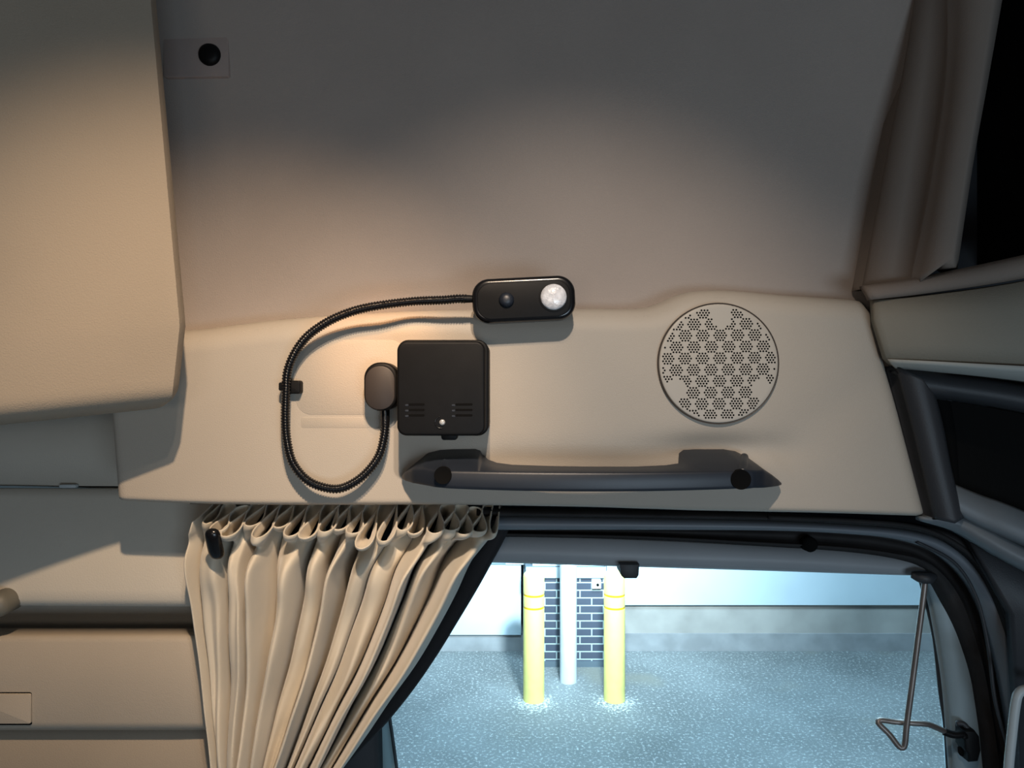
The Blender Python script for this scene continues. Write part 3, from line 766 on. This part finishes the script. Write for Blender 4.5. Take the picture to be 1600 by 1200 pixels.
# --- square box
sb = empty('square_plastic_box', P(692, 680, .79), 'square black plastic box with vent slots above the left end of the handle', 'box')
sc = .738/F
bm = bmesh.new(); slab(bm, rrect(138*sc, 148*sc, 15*sc, 8), facing(P(689, 607, .738)), .020, .0028, 5); link('cover', bm, M_black, sb, angle=50)
sc2 = .758/F
bm = bmesh.new(); slab(bm, rrect(142*sc2, 149*sc2, 17*sc2, 8), facing(P(692, 606, .7525)), .055, .002, 3); link('back_shell', bm, M_black, sb, angle=50)
for cx, wd in ((651, 25), (725, 27)):
    for cy in (632, 640.5, 649):
        bm = bmesh.new(); slab(bm, rrect(wd*sc, 3.6*sc, 1.7*sc, 4), facing(P(cx, cy, .7378)), .002, .0002, 1)
        link('vent_slot', bm, M_hole, sb, angle=40)
        bm = bmesh.new(); slab(bm, rrect(6*sc, 3.2*sc, 1.5*sc, 4), facing(P(cx-wd/2-3, cy+1.2, .7376)), .002, .0004, 1)
        link('vent_lip', bm, M_handle, sb, angle=40)
bm = bmesh.new()
for k in range(3): pass
tube(bm, [P(689, 660, .7376)+Vector((math.cos(a)*.0062, 0, math.sin(a)*.0062)) for a in [math.radians(100+d*8) for d in range(24)]], .0006, 8); link('button_rim', bm, M_gloss, sb)
bm = bmesh.new(); disc(bm, facing(P(691, 660, .7376)), [(.0032, -.001), (.0030, .0008), (.0016, .0014), (.0003, .0015)], 24); link('button', bm, M_led, sb)
bm = bmesh.new(); slab(bm, rrect(.017, .009, .003, 6), facing(P(702, 681, .748)), .012, .001, 2); link('tab', bm, M_black, sb, angle=50)

# --- grab handle
gh = empty('grab_rail', P(925, 745, .80), 'long black plastic grab handle screwed to the beige trim panel', 'grab rail')
def hxp(px, Y): return (px-800)/F*Y
def hz(py, Y): return EYE-(py-600)/F*Y
# stations: px at front plane, Y front, py of front top, py of front bottom, py of wall side top, Y of back
st = [(628, .792, 742, 748, 740, .800), (632, .784, 738, 751, 734, .805), (645, .770, 732, 755, 721, .808), (662, .758, 731, 758, 705, .808), (680, .7465, 734, 761.5, 700, .808),
      (700, .7415, 735.4, 763.5, 699, .808), (722, .739, 736, 763, 699, .808), (738, .738, 736, 763.5, 699, .808), (746, .737, 736, 764, 702, .808), (750, .737, 736, 764, 710, .806), (760, .736, 736, 765, 718, .790), (775, .735, 736, 765.5, 723, .776), (800, .733, 736.5, 766, 726, .768),
      (860, .730, 737.5, 767.5, 728, .764), (930, .729, 738, 768, 729, .763), (1000, .729, 738, 768.5, 729, .764), (1050, .730, 737.5, 768, 727, .766), (1074, .732, 737, 767.5, 724, .774), (1080, .733, 737, 767, 718, .790), (1086, .735, 736, 767, 709, .806),
      (1094, .736, 735.5, 766.5, 704, .808), (1115, .738, 735, 766, 703, .808), (1140, .740, 734, 765.5, 703, .808), (1160, .742, 733, 765, 703, .808), (1178, .7455, 734.5, 762.8, 706, .808), (1193, .755, 734, 762.5, 715, .808), (1207, .768, 742, 761, 731, .808), (1217, .780, 750, 759.5, 744, .806), (1221, .788, 754, 758, 752, .802)]
bm = bmesh.new(); rings = []
cat = catmull([Vector((s[0], s[1]*1000, s[2])) for s in st], 2)
def lerp_st(n):
    out = []
    for a, b in zip(st, st[1:]):
        for k in range(n): out.append(tuple(a[q]+(b[q]-a[q])*k/n for q in range(6)))
    out.append(st[-1]); return out
for px, Yf, pt, pb, pw, Yb in lerp_st(4):
    if 700 <= px <= 1160:
        q = ((px-930)/230)**2; Yf = .7290+.0125*q; pt = 738-2.6*q; pb = 768.5-5*q
    Z1, Z0 = hz(pt, Yf), hz(pb, Yf); x = hxp(px, Yf); Zw = hz(pw, min(Yb, .80)); h = Z1-Z0
    r = min(.0035, h*.3)
    sec = [(Yf+.0015, Z0), (Yf+.0003, Z0+r*.4), (Yf, Z0+r), (Yf-.0006, (Z0+Z1)/2), (Yf, Z1-r*.8), (Yf+.0006, Z1-r*.3), (Yf+.002, Z1), (Yf+(Yb-Yf)*.5, Z1+(Zw-Z1)*.55), (Yb, Zw), (Yb, (Zw+Z0)/2+.001), (Yb, Z0+.002), (Yf+(Yb-Yf)*.5, Z0)]
    xs = hxp(px, Yf)
    rings.append([bm.verts.new((xs, y, z)) for y, z in sec])
grid_faces(bm, rings, closed_v=True); bm.faces.new(rings[0]); bm.faces.new(rings[-1][::-1])
link('grip', bm, M_handle, gh, angle=35)
for px, py, r, Y in ((692, 743, .0093, .7400), (1158, 749.5, .0105, .7380)):
    bm = bmesh.new(); disc(bm, facing(P(px, py, Y)), [(r, -.006), (r, .0002), (r*.97, .0005), (r*.90, .0002), (.0001, .0001)], 36); 
    o = link('screw_hole', bm, M_hole, gh, angle=40)
for px, w0 in ((693, 1), (1163, -1)):
    bm = bmesh.new(); tube(bm, catmull([P(px, 714, .795), P(px+w0*1, 719, .785), P(px+w0*2, 728, .765), P(px+w0*3, 741, .747)], 20), lambda t: .0045+.002*t, 12)
    link('mount_rib', bm, M_handle, gh)

# --- speaker grille
spk = empty('speaker_grille', P(1123, 568, .795), 'round pale speaker grille with hexagon clusters of holes in the trim panel', 'speaker')
Yg = .7938; sg = Yg/F
cen = P(1122.5, 568, Yg)
bm = bmesh.new(); disc(bm, facing(cen), [(95.0*sg, -.02), (95.0*sg, .0002), (94.4*sg, .0005), (93.6*sg, .0002), (93.2*sg, -.002)], 96); 
link('rim', bm, mat('dark_speaker_rim', (.06, .045, .035), .5), spk, angle=50)
bm = bmesh.new(); disc(bm, facing(cen), [(93.0*sg, -.004), (92.8*sg, .0004), (91.8*sg, .0012), (90.0*sg, .0016), (86*sg, .0017), (.0002, .0026)], 96)
for f in bm.faces: f.material_index = 0
def hexdots():
    k = 1/4.617
    out = []
    for j in range(-5, 6):
        for i in range(-5, 6):
            cx = 665+125*i+(62.5 if j % 2 else 0)-1.2*j; cy = 600+82*j-2.5*i*0.6
            for a in range(-2, 3):
                na = 5-abs(a)
                for b in range(na):
                    dx = (b-(na-1)/2)*21.5; dy = a*17.5
                    x, y = cx+dx, cy+dy
                    if math.hypot(x-660, y-638) > 408: continue
                    if math.hypot(x-680, y-310) < 72 or (y < 262 and abs(x-680) < 60): continue
                    if math.hypot(x-345, y-822) < 72 or math.hypot(x-960, y-820) < 72: continue
                    out.append(((x-659)*k, (y-638)*k))
    return out
MG = facing(cen)
for dx, dy in hexdots():
    q = math.hypot(dx, dy)/90
    z = .0026-(.0009*q) + .00008 if q > .95 else .0026-.00095*q+.00012
    ring = [bm.verts.new(MG @ Vector((dx*sg+math.cos(a)*.00120, -dy*sg+math.sin(a)*.00120, z))) for a in [math.pi/3*t for t in range(6)]]
    ring2 = [bm.verts.new(MG @ Vector((dx*sg+math.cos(a)*.00120, -dy*sg+math.sin(a)*.00120, z-.0006))) for a in [math.pi/3*t for t in range(6)]]
    f = bm.faces.new(ring); f.material_index = 1
    for t in range(6):
        f = bm.faces.new((ring[t], ring[t-1], ring2[t-1], ring2[t])); f.material_index = 1
link('grille', bm, [M_grille, M_hole], spk, angle=30)

# ================================================================== THE YARD
bm = bmesh.new(); bmesh.ops.create_grid(bm, x_segments=4, y_segments=4, size=9)
bmesh.ops.translate(bm, vec=(0, 8, 0), verts=bm.verts)
struct('ground', bm, M_conc, smooth=False)
def bxo(bm, x0, x1, y0, y1, z0, z1): box(bm, Vector(((x0+x1)/2, (y0+y1)/2, (z0+z1)/2)), (x1-x0, y1-y0, z1-z0))
WY = 6.85
def gx(px, Y): return (px-800)/F*Y
# footing strip in front of both walls, foundation band on the right
bm = bmesh.new(); bxo(bm, -7, gx(846, WY), WY, WY+.3, 0, .15); bxo(bm, gx(948, WY), 8, WY, WY+.3, 0, .17)
struct('trim_10', bm, M_curb, smooth=False)
bm = bmesh.new(); bxo(bm, gx(948, WY), 8, WY+.015, WY+.3, .17, .45); struct('trim_11', bm, M_found, smooth=False)
# cladding walls
bm = bmesh.new(); bxo(bm, -7, gx(814, WY), WY-.02, WY+.3, .165, .832); struct('wall_yard_left', bm, M_clad, smooth=False)
bm = bmesh.new(); bxo(bm, gx(948, WY), 8, WY-.02, WY+.3, .455, 3.4); struct('wall_yard_right', bm, M_clad, smooth=False)
bm = bmesh.new(); bxo(bm, -7, gx(816, WY), WY+.02, WY+.3, .15, .17); bxo(bm, gx(948, WY), 8, WY-.004, WY+.3, .45, .462); struct('trim_12', bm, M_joint, smooth=False)
bm = bmesh.new(); bxo(bm, -7, gx(790, WY), WY+.03, WY+.3, .84, 3.4); struct('window_3', bm, mat('blue_grey_pane', (.22, .30, .38), .3), smooth=False)
bm = bmesh.new(); bxo(bm, gx(790, WY), gx(948, WY), WY+.01, WY+.3, .84, 3.4); struct('wall_yard_middle', bm, M_clad, smooth=False)
bm = bmesh.new(); bxo(bm, gx(818, WY), gx(948, WY), WY+.05, WY+.3, 0, .84); struct('wall_yard_recess', bm, M_clad, smooth=False)
# brick pier with lintel plate
PY = 6.47
pier = empty('brick_pier', (gx(897, PY), PY+.1, 0), 'dark blue-grey brick pier with pale mortar behind the white pipe', 'pier')
bm = bmesh.new(); bxo(bm, gx(828, PY), gx(946, PY), PY, PY+.5, .0, .815); link('brickwork', bm, M_brick, pier, smooth=False)
bm = bmesh.new(); bxo(bm, gx(822, PY), gx(946, PY), PY-.02, PY+.5, .822, .92); link('cap', bm, M_clad, pier, smooth=False)
bm = bmesh.new(); bxo(bm, gx(822, PY), gx(946, PY), PY-.005, PY+.5, .92, .93); bxo(bm, gx(828, PY), gx(946, PY), PY-.004, PY+.5, .812, .824); link('joint', bm, M_joint, pier, smooth=False)
bm = bmesh.new(); bxo(bm, gx(832, PY), gx(946, PY), PY-.01, PY+.5, .93, 3.0); link('frame_panel', bm, M_clad, pier, smooth=False)
bm = bmesh.new(); bxo(bm, gx(828, PY), gx(946, PY), PY-.006, PY+.1, 0, .055); link('plinth', bm, M_joint, pier, smooth=False)
jb = empty('switch_box', P(932, 911, PY), 'small white switch box on the brick pier beside the right bollard', 'switch box')
bm = bmesh.new(); slab(bm, rrect(.086, .084, .008, 4), facing(P(932, 913, PY-.032)), .031, .004, 2); link('body', bm, M_bbox, jb, angle=40)
bm = bmesh.new(); disc(bm, facing(P(934, 914, PY-.0325)), [(.014, -.002), (.013, .002), (.001, .003)], 16); link('button', bm, M_hole, jb)
# white pipe
bm = bmesh.new(); pY = 6.16; px = gx(888, pY)
disc(bm, Matrix.Translation((px, pY, 0)), [(.074, 0), (.074, 3.2), (.0741, 3.3)], 32)
tagp(link('steel_post', bm, M_post, angle=40), 'tall white painted pipe between the two yellow bollards', 'post')
# bollards
def bollard(x, y, label):
    b = empty('bollard', (x, y, 0), label, 'bollard', 'yellow bollards in the yard')
    R = .087
    bm = bmesh.new()
    pr = [(R, 0), (R, .76), (R-.004, .762), (R-.004, .776), (R, .778), (R, .862), (R-.004, .864), (R-.004, .878), (R, .880), (R, 1.02)]
    pr += [(R*math.cos(a), 1.02+R*.55*math.sin(a)) for a in [math.radians(d) for d in (15, 30, 45, 60, 75, 86)]]
    disc(bm, Matrix.Identity(4), pr, 40)
    o = link('sleeve', bm, M_bol, None, angle=50); o.parent = b
    for z in (.769, .871):
        bm = bmesh.new(); disc(bm, Matrix.Translation((0, 0, z)), [(R-.006, -.0078), (R-.0008, -.0078), (R-.0008, .0078), (R-.006, .0078)], 40)
        o = link('reflective_band', bm, M_ring, None, angle=40); o.parent = b; o['label'] = 'amber band'
    return b
BY = 5.80
bollard(gx(834, BY), BY, 'yellow bollard to the left of the tall white pipe')
bollard(gx(960, BY), BY, 'yellow bollard to the right of the tall white pipe, before the white switch box')
